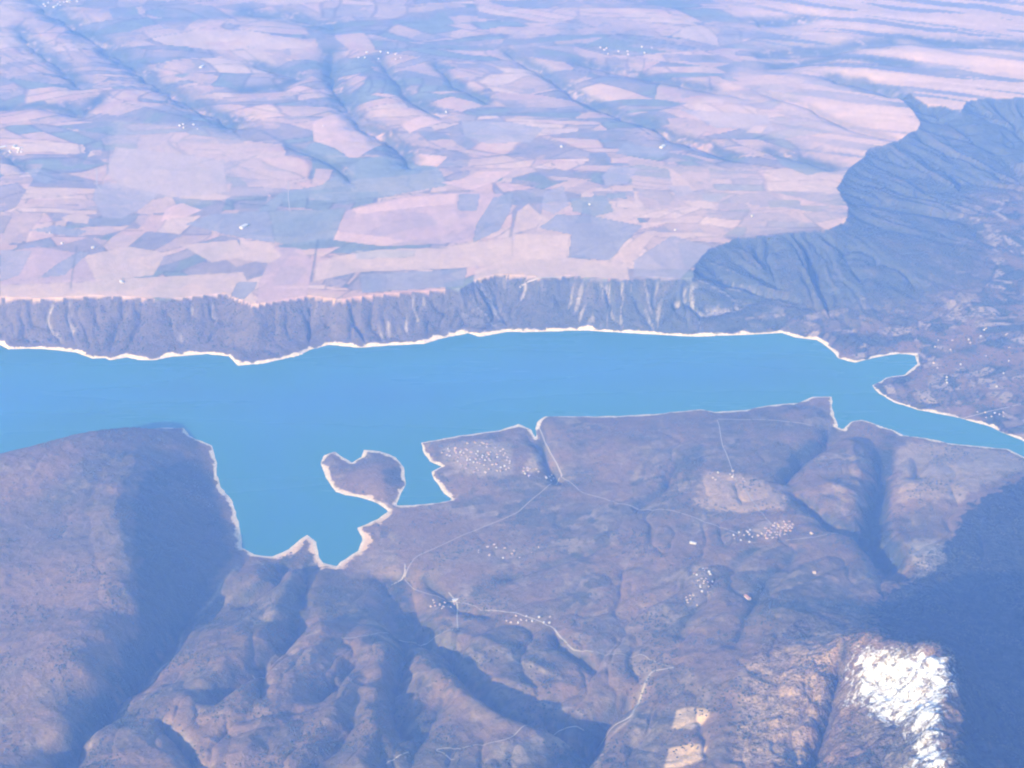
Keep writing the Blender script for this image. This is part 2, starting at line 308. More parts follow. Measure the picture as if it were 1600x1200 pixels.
# faint old terraces and clearings on the gentle southern slopes
tm = (~north) & (Z < 330) & (Xg > -700) & (D > 30)
r1, r2, r3, ee = parcels(Xg[tm], Yg[tm], 105, 1.3, 700)
kk = (.8*sm(-.2, .4, fbm(Xg[tm]/600, Yg[tm]/600, 3, 99)+.12)*sm(-.4, .3, n3[tm]+n2[tm]))[:, None]
pc = np.where((r1 < .35)[:, None], np.array([.25, .195, .135]), np.where((r1 < .6)[:, None], np.array([.15, .115, .08]), np.array([.07, .07, .045])))
col[tm] = col[tm]*(1-kk)+pc*kk
# plateau farmland
PAL = np.array([[.54,.355,.235],[.49,.325,.22],[.58,.40,.275],[.42,.28,.20],[.24,.19,.165],[.19,.17,.15],[.165,.18,.125],[.29,.215,.175],[.50,.31,.22]])
def field_cols(X, Y, size, asp, seed, bias):
    r1, r2, r3, ee = parcels(X, Y, size, asp, seed)
    q = np.clip(r1*0.6+r3*0.4+bias, 0, .999)
    order = np.array([2, 0, 8, 1, 3, 7, 4, 5, 6]); idx = order[(np.clip((q-.12)/.76, 0, .999)*9).astype(int)]
    c = PAL[idx]*(0.9+0.2*r2[:, None])
    c = c*(1-(0.45*sm(11, 3, ee)*(r2 > .4))[:, None])
    pl = perlin((X*np.cos(r3*3)+Y*np.sin(r3*3))/38, (Y*np.cos(r3*3)-X*np.sin(r3*3))/400, seed+13); c = c*(1+.10*pl[:, None])
    return c
pm = inplat
Xp, Yp = Xg[pm], Yg[pm]
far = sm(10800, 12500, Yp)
th = 0.20
c1 = field_cols(Xp, Yp, 330, 1.7, 300, n1[pm]*.35-.02)
c2 = field_cols(Xp*0.45+Yp*0.12, Yp*0.75, 215, 1.5, 400, n1[pm]*.5+n2[pm]*.15+.03)
fc = np.where((far > hashf(np.floor(Xp/300), np.floor(Yp/500), 3))[:, None], c2, c1)
# eastern tongue of the plateau: long pale strips
e_ = sm(1900, 3200, Xp+0.05*(Yp-11000))
bend = .30; st = fbm((Xp*.754-Yp*.6)/1700, (Yp*.754+(Xp-2500)*bend)/150, 4, 95)
strip = np.where((st < -0.12)[:, None], np.array([.23, .20, .20]), np.where((st < .18)[:, None], np.array([.66, .43, .29]), np.array([.78, .52, .36])))
fc = fc*(1-e_[:, None]*.85)+strip*e_[:, None]*.85
fc = fc*.86+fc.mean(0)*.05
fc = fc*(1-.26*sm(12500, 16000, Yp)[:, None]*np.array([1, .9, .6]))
fc = fc*(1+0.10*n3[pm][:, None]+.12*n2[pm][:, None])
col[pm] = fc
pink, tan_, mauve, blue, lil, teal, org = (.60,.38,.29), (.54,.375,.26), (.45,.29,.25), (.215,.205,.215), (.30,.25,.25), (.20,.21,.175), (.55,.37,.24)
FIELDS = [([(0,440),(180,436),(380,425),(400,470),(200,466),(60,470),(0,468)],tan_),([(430,385),(470,388),(490,410),(480,470),(400,475),(405,440)],mauve),([(0,395),(60,385),(150,400),(150,440),(0,445)],mauve),([(488,190),(545,177),(600,205),(605,225),(560,246),(545,246),(520,230),(490,220)],pink),([(625,195),(660,180),(692,190),(640,208)],pink),
 ([(540,330),(560,322),(640,305),(720,300),(785,303),(762,345),(735,378),(600,385),(520,375),(530,350)],mauve),
 ([(548,328),(640,307),(715,302),(712,318),(560,335)],pink),([(520,360),(560,365),(640,376),(600,385),(520,375)],pink),
 ([(495,410),(560,392),(700,385),(800,370),(890,365),(895,400),(740,418),(560,425),(490,440)],tan_),
 ([(562,428),(730,420),(725,447),(565,458)],blue),([(718,303),(750,303),(745,330),(714,328)],blue),([(770,310),(802,300),(797,330),(780,360),(738,380),(745,350)],blue),
 ([(420,330),(540,325),(522,373),(460,385),(430,378)],teal),([(560,250),(640,238),(685,262),(700,290),(600,308),(540,320),(480,310),(440,318),(430,330),(400,330),(440,300),(500,290),(540,265)],teal),
 ([(687,285),(720,280),(748,267),(800,268),(775,284),(735,297)],pink),([(633,248),(655,240),(700,245),(683,261),(650,257)],pink),
 ([(962,240),(975,223),(1048,235),(1032,247)],blue),([(940,275),(955,260),(997,262),(980,287),(945,290)],lil),([(948,303),(978,300),(979,310),(947,310)],teal),
 ([(842,356),(870,335),(930,338),(1005,353),(975,380),(955,407),(888,402),(893,366)],blue),([(808,330),(825,318),(850,340),(838,355),(800,366)],org),
 ([(1010,360),(1028,361),(987,412),(950,407)],org),([(990,407),(1050,368),(1112,385),(1100,400),(1062,437),(990,432)],lil),
 ([(850,300),(880,290),(890,320),(865,335),(845,325)],lil),([(890,310),(945,305),(960,330),(930,338),(895,330)],teal),
 ([(800,366),(890,365),(886,402),(980,412),(984,438),(900,432),(740,440),(742,422),(800,400)],tan_),
 ([(150,290),(170,285),(230,290),(252,300),(222,325),(190,342),(160,340),(145,310)],lil),([(95,340),(120,332),(140,338),(138,350),(100,346)],org),
 ([(45,360),(90,352),(136,360),(120,370)],blue),([(260,325),(285,317),(316,328),(290,340),(250,346)],pink),([(290,350),(330,335),(420,330),(430,380),(380,372),(350,365)],blue),
 ([(270,308),(320,297),(362,308),(340,313)],org),([(375,375),(420,378),(442,400),(420,412),(372,405)],tan_),([(0,255),(30,262),(45,268),(20,275),(0,272)],org),
 ([(40,268),(60,262),(85,275),(75,288),(55,282)],blue),([(180,230),(350,250),(355,300),(270,308),(190,290),(165,270)],(.40,.30,.25)),
 ([(720,190),(790,190),(850,200),(830,222),(760,225),(725,212)],lil),([(1060,170),(1120,175),(1200,180),(1210,205),(1120,200)],lil),([(1040,290),(1075,290),(1085,300),(1060,308)],lil),([(1095,302),(1140,302),(1120,316),(1100,314)],teal),
 ([(1180,195),(1200,196),(1190,208),(1165,207)],org),([(460,240),(490,222),(520,232),(545,246),(500,252)],teal),([(1205,240),(1285,254),(1300,268),(1262,274),(1222,258)],teal),
 ([(555,392),(650,392),(645,402),(556,405)],(.40,.33,.25)),([(130,400),(200,385),(260,395),(240,430),(150,440)],tan_),([(280,382),(370,375),(385,400),(330,410)],tan_),
 ([(360,462),(372,440),(403,441),(395,455),(380,468)],blue),([(0,390),(50,392),(30,430),(0,440)],lil),([(60,435),(100,430),(140,395),(125,392),(90,412)],blue)]
for pts, c in FIELDS:
    wp = [pick(*p) for p in pts]; m = sub(wp, 10) & inplat
    X_, Y_ = Xg[m], Yg[m]; ins = inside(X_+n3[m]*4, Y_+n3[m]*6, wp); dd = seg_dist(X_, Y_, wp, True)
    idx = np.argwhere(m)[ins]; c = np.array(c)
    Xi, Yi = X_[ins], Y_[ins]
    var = 1+0.10*n2[m][ins]+0.07*n3[m][ins]+0.05*(hashf(np.floor((Xi+0.25*Yi)/70), np.floor(Yi*0), len(wp))-.5)*2
    hd = 1-0.30*sm(8, 0, dd[ins])
    col[idx[:, 0], idx[:, 1]] = (c*.78+.22*col[idx[:, 0], idx[:, 1]])*var[:, None]*hd[:, None]
# dark woody lines: along ravines and hedges
TREE = [(p, wd*1.0, .9) for p, dpt, wd in PRAV]+[([(1165,330),(1240,325),(1310,312)],10,.5),([(500,403),(600,388),(700,387)],7,.6),([(486,440),(492,405),(497,375)],8,.7),([(500,320),(560,312),(650,302),(740,298)],9,.6),
 ([(640,240),(700,235),(760,245),(810,240)],10,.7),([(290,310),(360,316),(420,322)],8,.7),([(170,235),(168,270),(160,280)],8,.6),([(0,275),(60,270),(90,280),(130,283)],8,.7),([(120,385),(110,450)],7,.5),
 ([(300,258),(350,243),(410,235)],8,.6),([(360,262),(400,243)],8,.6),([(1010,255),(1090,268),(1200,270)],9,.4),([(1000,325),(1060,332),(1130,335)],9,.45),([(480,183),(545,172)],12,.7),([(330,185),(410,205),(450,228)],16,.6)]
for pts, wd, a in TREE:
    wp = [pick(*p) for p in pts]; m = sub(wp, wd*4)
    X_, Y_ = Xg[m], Yg[m]; n = n2[m]*wd*.6
    dd = seg_dist(X_+n, Y_+n, wp); al = a*np.exp(-(dd/wd)**2)*(inplat[m])
    al = (al*sm(-.8, -.1, n3[m]+n2[m]))[:, None]
    col[m] = col[m]*(1-al)+np.array([.05, .065, .04])*al
# dark scrub patches, bare clearings and painted slope shade on the southern side
def spot(pts, c, a, soft=22, rag=42):
    wp = [pick(*p) for p in pts]; m = sub(wp, 200)
    X_, Y_ = Xg[m], Yg[m]; dd = seg_dist(X_, Y_, wp, True); ins = inside(X_, Y_, wp)
    q = np.where(ins, dd, -dd)+(n3[m]+n2[m])*rag
    al = (a*sm(-soft, soft, q)*(D[m] > 8))[:, None]; col[m] = col[m]*(1-al)+np.array(c)*al
RIMS = [([(645,978),(672,998),(702,1010),(712,1033),(735,1052),(762,1082),(793,1110),(815,1122)],13,.6),([(372,885),(330,940),(303,965),(284,990),(280,1015),(262,1035),(240,1060),(226,1090),(180,1120),(140,1170)],11,.45),
 ([(258,1130),(285,1150),(300,1165)],14,.75),([(845,650),(836,672),(852,700),(872,745)],8,.4),([(470,885),(440,930),(410,950),(350,985)],12,.3),([(500,985),(470,1000),(400,1050)],9,.3),([(880,1002),(905,1020),(930,1020)],12,.5),
 ([(770,1010),(820,1040),(880,1062)],12,.5),([(1020,1040),(1000,1090),(985,1125),(950,1160),(930,1200)],16,.5),([(620,1040),(610,1100),(632,1135)],8,.3),([(850,1100),(900,1110),(925,1130)],12,.5),([(1330,755),(1300,762),(1345,790),(1372,780)],10,.5),([(1415,640),(1380,660)],8,.3)]
for pts, wd, a in RIMS:  # pale rock along ravine rims, also painting their sunlit edges
    wp = [pick(*p) for p in pts]; m = sub(wp, wd*6); X_, Y_ = Xg[m], Yg[m]; dd = seg_dist(X_+n3[m]*14+n2[m]*12, Y_+n3[m]*14-n2[m]*12, wp)
    al = (a*np.exp(-(dd/wd)**2)*sm(-.7, .3, n3[m]+.3*n2[m])*(D[m] > 5))[:, None]; col[m] = col[m]*(1-al)+np.array([.44, .35, .25])*al
for pts, dpt, wd in RAV:  # woody ravine bottoms, darkened to paint in the shade bands
    wp = [pick(*p) for p in pts]; m = sub(wp, wd*4); X_, Y_ = Xg[m], Yg[m]; dd = seg_dist(X_+n2[m]*30, Y_-n2[m]*30, wp)
    al = (.7*np.exp(-(dd/(wd*.55))**2)*sm(-.7, .1, n3[m]+.5*n2[m])*(D[m] > 25))[:, None]; col[m] = col[m]*(1-al)+np.array([.035, .05, .034])*al
forest_and_shade = (.035, .048, .034); clear = (.33, .25, .16); rock = (.36, .31, .25)  # the first tone serves woods and painted slope shade alike
SPOTS = [([(600,735),(625,722),(636,755),(615,768),(595,755)],forest_and_shade,.7),([(1060,720),(1095,700),(1100,730),(1070,745)],forest_and_shade,.6),([(330,740),(345,800),(360,870),(320,950),(262,1010),(200,1085),(140,1150),(115,1190),(150,1100),(190,1030),(215,940),(215,860),(205,790),(230,730),(300,715)],forest_and_shade,.7),  # long western polygon paints the shade on the left mountain's flank
          ([(1215,745),(1240,705),(1290,690),(1280,710),(1240,745)],forest_and_shade,.8),([(1365,700),(1395,700),(1390,830),(1420,895),(1370,890),(1340,850),(1360,760)],forest_and_shade,.8),([(1430,700),(1475,700),(1465,725),(1430,740)],forest_and_shade,.7),  # tall valley polygon paints the shaded slope east of the hill
          ([(860,1190),(920,1150),(940,1155),(910,1200)],forest_and_shade,.8),([(1100,735),(1180,745),(1230,780),(1220,800),(1160,800),(1080,790)],(.42,.29,.18),.75),([(1300,760),(1320,750),(1325,800),(1305,800)],clear,.4),
          ([(1400,790),(1500,780),(1560,745),(1600,735),(1520,720),(1440,740),(1395,750)],(.36,.27,.18),.6),([(1400,700),(1440,690),(1600,712),(1600,735),(1480,740),(1400,740)],(.36,.27,.19),.6),
          ([(1058,1110),(1085,1105),(1112,1108),(1105,1122),(1080,1140),(1050,1138)],(.60,.42,.24),.9,8,8),([(1045,1170),(1080,1160),(1105,1165),(1095,1188),(1060,1200),(1040,1200)],(.62,.42,.23),.9,8,8),
          ([(770,1165),(830,1152),(890,1150),(885,1165),(820,1180),(760,1190)],clear,.6),([(1150,1050),(1250,1000),(1330,980),(1290,1080),(1250,1200),(1150,1200)],(.34,.245,.15),.55),
          ([(1180,820),(1225,812),(1240,820),(1215,840),(1190,845)],(.40,.30,.22),.55),([(820,715),(845,712),(845,738),(815,740)],(.44,.34,.22),.6),([(700,690),(800,690),(805,742),(730,745),(690,715)],(.36,.29,.22),.42),([(1085,885),(1115,885),(1115,930),(1075,950)],(.36,.28,.2),.5),([(550,900),(560,870),(600,850),(640,880),(620,900)],(.3,.23,.16),.3),
          ([(1365,930),(1440,898),(1472,852),(1500,800),(1560,765),(1640,715),(1700,1000),(1600,1250),(1492,1210),(1492,1060),(1470,1015),(1380,1000)],(.022,.03,.025),.95,9,75),([(1420,850),(1470,840),(1470,880),(1440,900)],rock,.5),([(600,1000),(640,1130),(560,1180),(480,1190),(430,1120),(560,1010)],(.14,.10,.075),.4),  # large dark polygon paints the mountain's shaded flank and cast shadow
          ([(130,800),(185,800),(170,980),(90,1100),(0,1100),(0,800)],(.155,.115,.095),.4),([(700,1090),(800,1130),(900,1140),(800,1160),(660,1160)],(.14,.10,.075),.4),
          ([(960,930),(1060,990),(1040,1040),(940,1050),(900,990)],(.18,.14,.10),.35),([(655,870),(720,850),(830,850),(870,870),(800,885),(700,880)],(.20,.165,.12),.4)]
SPOTS += [([(1150,105),(1300,128),(1395,165),(1436,195),(1400,218),(1340,238),(1200,212),(1080,185)],(.70,.45,.33),.30,60,30),([(980,255),(1180,262),(1300,300),(1318,345),(1200,362),(1100,372),(1050,350),(990,300)],(.60,.41,.28),.28,60,30),([(1400,60),(1600,85),(1600,115),(1450,105)],(.62,.42,.31),.3,60,30),([(180,190),(330,200),(470,250),(450,300),(300,320),(170,290)],(.50,.36,.29),.35,60,30)]
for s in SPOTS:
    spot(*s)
# snow cover on the summit
SNOW = [([(1335,1028),(1360,1018),(1400,1028),(1440,1024),(1476,1030),(1480,1060),(1468,1110),(1460,1150),(1470,1200),(1420,1200),(1440,1150),(1420,1120),(1370,1110),(1335,1090),(1345,1050)], 1.0)]
snow = np.zeros((NV, NU))
for pts, a in SNOW:
    wp = [pick(*p) for p in pts]; m = sub(wp, 700); X_, Y_ = Xg[m], Yg[m]
    dd = seg_dist(X_, Y_, wp, True); ins = inside(X_, Y_, wp); q = np.where(ins, dd, -dd)
    snow[m] = np.maximum(snow[m], a*sm(-70, 45, q)*.92)
snow = np.maximum(snow, sm(900, 1000, Z+n2*60)*.6*(Yg < 7000))

# ------------------------------------------------------------------ materials
def mat(name):
    m = bpy.data.materials.new(name); m.use_nodes = True; return m, m.node_tree.nodes, m.node_tree.links
def N(nodes, typ, **kw):
    n = nodes.new(typ)
    for k, v_ in kw.items(): setattr(n, k, v_)
    return n
def math_(nodes, links, op, a, b=None, clamp=False):
    n = nodes.new('ShaderNodeMath'); n.operation = op; n.use_clamp = clamp
    for i, x in enumerate((a, b)):
        if x is None: continue
        if isinstance(x, (int, float)): n.inputs[i].default_value = x
        else: links.new(x, n.inputs[i])
    return n.outputs[0]
def mapr(nodes, links, x, a, b, c=0.0, d=1.0):
    n = nodes.new('ShaderNodeMapRange'); n.inputs[1].default_value = a; n.inputs[2].default_value = b; n.inputs[3].default_value = c; n.inputs[4].default_value = d
    links.new(x, n.inputs[0]); return n.outputs[0]
def ground_mat(name, vary, bump):
    m, nd, lk = mat(name); b = nd['Principled BSDF']; b.inputs['Roughness'].default_value = 1; b.inputs['Specular IOR Level'].default_value = 0.05
    at = N(nd, 'ShaderNodeAttribute', attribute_name='albedo'); ds = N(nd, 'ShaderNodeAttribute', attribute_name='shore'); sn = N(nd, 'ShaderNodeAttribute', attribute_name='snow')
    tc = N(nd, 'ShaderNodeTexCoord')
    def noise(scale, det=4, rough=.6, dist=0):
        n = nd.new('ShaderNodeTexNoise'); n.inputs['Scale'].default_value = scale; n.inputs['Detail'].default_value = det
        n.inputs['Roughness'].default_value = rough; n.inputs['Distortion'].default_value = dist
        lk.new(tc.outputs['Object'], n.inputs['Vector']); return n.outputs['Fac']
    na = noise(1/45, 5, .65); nb = noise(1/14, 3, .6); nc = noise(1/110, 4, .6, .6)
    f = math_(nd, lk, 'ADD', mapr(nd, lk, na, .3, .7, 1-vary, 1+vary), mapr(nd, lk, nb, .3, .7, -vary*.6, vary*.6))
    vm = N(nd, 'ShaderNodeVectorMath', operation='SCALE'); lk.new(at.outputs['Color'], vm.inputs[0]); lk.new(f, vm.inputs['Scale'])
    # bare pale strip of the drawn-down shore
    w_ = math_(nd, lk, 'ADD', ds.outputs['Fac'], mapr(nd, lk, nc, .3, .7, -18, 18))
    bf = mapr(nd, lk, w_, 11, 20, 1, 0)
    mx = N(nd, 'ShaderNodeMix', data_type='RGBA'); lk.new(bf, mx.inputs['Factor']); lk.new(vm.outputs[0], mx.inputs['A'])
    bc = N(nd, 'ShaderNodeMix', data_type='RGBA'); lk.new(mapr(nd, lk, nb, .35, .65), bc.inputs['Factor']); bc.inputs['A'].default_value = (.55, .45, .34, 1); bc.inputs['B'].default_value = (.74, .64, .50, 1)
    wa = N(nd, 'ShaderNodeAttribute', attribute_name='warm'); wm = N(nd, 'ShaderNodeMix', data_type='RGBA'); lk.new(wa.outputs['Fac'], wm.inputs['Factor']); lk.new(bc.outputs['Result'], wm.inputs['A']); wm.inputs['B'].default_value = (.62, .42, .27, 1)
    lk.new(wm.outputs['Result'], mx.inputs['B'])
    # snow, broken by rock
    sf = math_(nd, lk, 'ADD', sn.outputs['Fac'], mapr(nd, lk, noise(1/38, 6, .8, .6), .3, .7, -1.05, 1.05))
    sf = math_(nd, lk, 'MULTIPLY', mapr(nd, lk, sf, .42, 1.15), mapr(nd, lk, sn.outputs['Fac'], .02, .12))
    sm_ = N(nd, 'ShaderNodeMix', data_type='RGBA'); lk.new(sf, sm_.inputs['Factor']); lk.new(mx.outputs['Result'], sm_.inputs['A']); sm_.inputs['B'].default_value = (.86, .88, .92, 1)
    lk.new(sm_.outputs['Result'], b.inputs['Base Color'])
    bp = N(nd, 'ShaderNodeBump'); bp.inputs['Strength'].default_value = 1; bp.inputs['Distance'].default_value = bump
    lk.new(math_(nd, lk, 'ADD', na, math_(nd, lk, 'MULTIPLY', nb, .5)), bp.inputs['Height']); lk.new(bp.outputs[0], b.inputs['Normal'])
    return m
M_farm = ground_mat('farmland_soil', .10, 3.0); M_hill = ground_mat('scrub_and_earth', .20, 7.0); M_bluff = ground_mat('bluff_earth', .26, 9.0)
M_mtn = ground_mat('mountain_rock', .62, 22.0)
def water_mat():
    m, nd, lk = mat('lake_water'); b = nd['Principled BSDF']; b.inputs['IOR'].default_value = 1.33
    tc = N(nd, 'ShaderNodeTexCoord')
    n = nd.new('ShaderNodeTexNoise'); n.inputs['Scale'].default_value = 1/1400; n.inputs['Detail'].default_value = 4; lk.new(tc.outputs['Object'], n.inputs['Vector'])
    r = nd.new('ShaderNodeMix'); r.data_type = 'RGBA'; lk.new(mapr(nd, lk, n.outputs['Fac'], .35, .65), r.inputs['Factor'])
    r.inputs['A'].default_value = (.028, .128, .262, 1); r.inputs['B'].default_value = (.024, .162, .335, 1)
    mpw = nd.new('ShaderNodeMapping'); mpw.inputs['Scale'].default_value = (1/2600, 1/420, 1); lk.new(tc.outputs['Object'], mpw.inputs['Vector'])
    nw = nd.new('ShaderNodeTexNoise'); nw.inputs['Scale'].default_value = 1; nw.inputs['Detail'].default_value = 5; lk.new(mpw.outputs[0], nw.inputs['Vector'])
    lk.new(mapr(nd, lk, nw.outputs['Fac'], .35, .65, .12, .38), b.inputs['Roughness'])
    ds = N(nd, 'ShaderNodeAttribute', attribute_name='shallow')
    r2 = nd.new('ShaderNodeMix'); r2.data_type = 'RGBA'; lk.new(ds.outputs['Fac'], r2.inputs['Factor']); lk.new(r.outputs['Result'], r2.inputs['A']); r2.inputs['B'].default_value = (.026, .158, .205, 1)
    lk.new(r2.outputs['Result'], b.inputs['Base Color'])
    w1 = nd.new('ShaderNodeTexNoise'); w1.inputs['Scale'].default_value = 1/9; w1.inputs['Detail'].default_value = 3; lk.new(tc.outputs['Object'], w1.inputs['Vector'])
    bp = N(nd, 'ShaderNodeBump'); bp.inputs['Strength'].default_value = .35; bp.inputs['Distance'].default_value = .6; lk.new(w1.outputs['Fac'], bp.inputs['Height']); lk.new(bp.outputs[0], b.inputs['Normal'])
    return m
def plain(name, c, rough=.9, var=.12, scale=.4):
    m, nd, lk = mat(name); b = nd['Principled BSDF']; b.inputs['Roughness'].default_value = rough
    n = nd.new('ShaderNodeTexNoise'); n.inputs['Scale'].default_value = scale; tc = nd.new('ShaderNodeTexCoord'); lk.new(tc.outputs['Object'], n.inputs['Vector'])
    r = nd.new('ShaderNodeMix'); r.data_type = 'RGBA'; lk.new(n.outputs['Fac'], r.inputs['Factor'])
    r.inputs['A'].default_value = (*[x*(1-var) for x in c], 1); r.inputs['B'].default_value = (*[min(1, x*(1+var)) for x in c], 1); lk.new(r.outputs['Result'], b.inputs['Base Color'])
    return m
# ------------------------------------------------------------------ terrain as plain pieces of the setting
def mesh_np(name, co_, quads, m, attrs=(), smooth=True):
    me = bpy.data.meshes.new(name); me.vertices.add(len(co_)); me.vertices.foreach_set('co', co_.astype(np.float32).ravel())
    nq = len(quads); k = quads.shape[1]; me.loops.add(nq*k); me.loops.foreach_set('vertex_index', quads.astype(np.int32).ravel())
    me.polygons.add(nq); me.polygons.foreach_set('loop_start', np.arange(0, nq*k, k, dtype=np.int32))
    me.polygons.foreach_set('use_smooth', np.full(nq, smooth))
    for an, typ, val in attrs:
        a = me.attributes.new(an, typ, 'POINT'); a.data.foreach_set('color' if typ == 'FLOAT_COLOR' else 'value', val.astype(np.float32).ravel())
    me.materials.append(m); me.update(calc_edges=True)
    o = bpy.data.objects.new(name, me); C.objects.link(o); return o
isl_poly = [P(*p) for p in [(621,790),(640,770),(660,740),(650,700),(600,690),(540,690),(480,700),(480,760),(530,795),(600,797)]]
island = inside(Xg, Yg, isl_poly)
mtn = (~north) & (Xg > np.interp(Yg, [P(1140,1200,400)[1], P(1180,1010,400)[1], P(1400,900,170)[1], P(1600,740,120)[1]], [P(1140,1200,400)[0], P(1180,1010,400)[0], P(1400,900,170)[0], P(1600,740,120)[0]]))
mtn &= Yg < P(1600,740,120)[1]
region = np.where(inplat, 0, np.where(north & (t < .80), 1, np.where(north, 2, np.where(island, 4, np.where(mtn, 5, 3)))))
ii = np.arange(NV*NU).reshape(NV, NU)
quads = np.stack([ii[:-1, :-1], ii[:-1, 1:], ii[1:, 1:], ii[1:, :-1]], -1).reshape(-1, 4)
rq = region[:-1, :-1].ravel(); keep = (D[:-1, :-1].ravel() > -90)
allco = np.stack([Xg, Yg, Z], -1).reshape(-1, 3); allcol = np.concatenate([np.clip(col, .01, .95).reshape(-1, 3), np.ones((NV*NU, 1))], 1)
shore_w = D*np.where(north, 1.25, 1.0)
bay = np.array(P(540, 870)); shore_w = D*(1-0.62*np.exp(-((Xg-bay[0])**2+(Yg-bay[1])**2)/750**2)); shore_w = shore_w
hid = np.exp(-(seg_dist(Xg, Yg, [P(0,716),P(200,672)])/200)**2); shore_w = shore_w+hid*18
warm = (.9*np.exp(-((Xg-bay[0])**2+(Yg-bay[1])**2)/900**2)*sm(9, 24, D)).ravel(); Dflat = shore_w.ravel(); sflat = snow.ravel()
NAMES = [('plateau', M_farm), ('bluff', M_bluff), ('river_plain', M_hill), ('hills', M_hill), ('peninsula', M_hill), ('mountain', M_mtn)]
# true surface normals, shared by all pieces so that no seam shows where two meet
dXu = np.gradient(Xg, axis=1); dZu = np.gradient(Z, axis=1); dXv = np.gradient(Xg, axis=0); dYv = np.gradient(Yg, axis=0); dZv = np.gradient(Z, axis=0)
nx = -dZu*dYv; ny = dXv*dZu-dXu*dZv; nz = dXu*dYv; nn = np.sqrt(nx*nx+ny*ny+nz*nz); NRM = np.stack([nx/nn, ny/nn, nz/nn], -1).reshape(-1, 3)
for r, (nm, m) in enumerate(NAMES):
    q = quads[(rq == r) & keep]
    ids, inv = np.unique(q.ravel(), return_inverse=True)
    o = mesh_np(nm, allco[ids], inv.reshape(-1, 4), m, [('albedo', 'FLOAT_COLOR', allcol[ids]), ('shore', 'FLOAT', Dflat[ids]), ('snow', 'FLOAT', sflat[ids]), ('warm', 'FLOAT', warm[ids])])
    o.data.normals_split_custom_set_from_vertices(NRM[ids].astype(np.float32))
    o['kind'] = 'structure'
# water sheet
wx_ = np.linspace(-9000, 9000, 241); wy_ = np.linspace(3500, 10500, 141); WX, WY = np.meshgrid(wx_, wy_)
dd = -sample(D, WX.ravel(), WY.ravel()); shal = np.clip(1-dd/560, 0, 1)
wi = np.arange(WX.size).reshape(WX.shape); wq = np.stack([wi[:-1, :-1], wi[:-1, 1:], wi[1:, 1:], wi[1:, :-1]], -1).reshape(-1, 4)
kq = (dd[wq].max(1) > -150)
ids, inv = np.unique(wq[kq].ravel(), return_inverse=True)
o = mesh_np('water', np.stack([WX.ravel(), WY.ravel(), np.zeros(WX.size)], -1)[ids], inv.reshape(-1, 4), water_mat(), [('shallow', 'FLOAT', shal[ids])])
o['kind'] = 'structure'

# ------------------------------------------------------------------ roads: thin ribbons draped over the ground
M_road = plain('road_gravel', (.36, .31, .25)); 
def ribbon(name, pts, wid, m, lift=1.2):
    wp = np.array([pick(*p) for p in pts]); L = np.concatenate([[0], np.cumsum(np.hypot(*np.diff(wp, axis=0).T))]); n = int(L[-1]/9)+2
    # smooth the traced line
    s = np.linspace(0, L[-1], n); x = np.interp(s, L, wp[:, 0]); y = np.interp(s, L, wp[:, 1])
    k = np.ones(7)/7
    xs = np.convolve(np.pad(x, 3, 'edge'), k, 'valid'); ys = np.convolve(np.pad(y, 3, 'edge'), k, 'valid')
    w_ = np.sin(s/70)*3; xs = xs+w_; tx = np.gradient(xs); ty = np.gradient(ys); l = np.hypot(tx, ty)+1e-6
    cs = []
    for off in (-wid/2, 0, wid/2):
        X_, Y_ = xs-ty/l*off, ys+tx/l*off
        cs.append(np.stack([X_, Y_, np.maximum(sample(Z, X_, Y_), 0)+lift], -1))
    top = np.maximum(np.maximum(cs[0][:, 2], cs[1][:, 2]), cs[2][:, 2])
    for c_ in cs: c_[:, 2] = c_[:, 2]*.4+top*.6
    co_ = np.concatenate(cs); q = []
    for a in (0, 1):
        for i in range(n-1): q.append((a*n+i, a*n+i+1, (a+1)*n+i+1, (a+1)*n+i))
    o = mesh_np(name, co_, np.array(q), m); o['kind'] = 'structure'; return o
ROADS = [([(755,955),(800,957),(834,967),(867,982),(881,1002),(894,1018),(930,1019)],8),([(530,996),(575,994),(621,999)],4.5),([(915,1144),(854,1143),(793,1156),(678,1171),(712,1187)],4.5),
 ([(1056,1043),(1016,1050),(999,1097),(986,1121),(935,1168)],9),([(392,1053),(435,1047)],6),([(842,668),(853,695),(866,718),(878,745)],9),([(875,745),(845,770),(810,800),(720,838),(650,870),(632,905)],4.5),
 ([(1120,655),(1200,656),(1270,666)],6),([(875,745),(910,770),(960,785)],5),([(610,915),(632,900),(632,880)],8),([(480,880),(430,910),(340,975)],0),([(1500,655),(1560,640),(1600,630)],6),
 ([(150,262),(152,290),(160,300)],7),([(450,282),(452,330)],6),([(1000,255),(1200,262),(1300,300)],0),([(1210,420),(1235,460),(1260,500),(1290,530)],0),([(880,434),(815,445),(812,452)],14),([(1350,235),(1300,262),(1250,268)],0),
 ([(700,925),(714,945),(716,985)],7),([(632,905),(655,925),(700,940),(755,955)],4.5),([(930,1019),(1000,1022),(1056,1043)],4.5),([(621,999),(660,1010),(716,985)],5),([(1225,845),(1270,840),(1340,850)],5),([(1120,655),(1130,700),(1150,750),(1190,800),(1205,820)],5),([(960,785),(1060,800),(1160,835)],5),([(1060,960),(1085,900),(1100,860)],0),([(560,400),(630,395),(800,420)],0),([(1100,385),(1180,400),(1240,430)],0),([(640,1175),(600,1195)],6)]
for pts, wd in ROADS:
    if wd: ribbon('road', pts, wd, M_road)

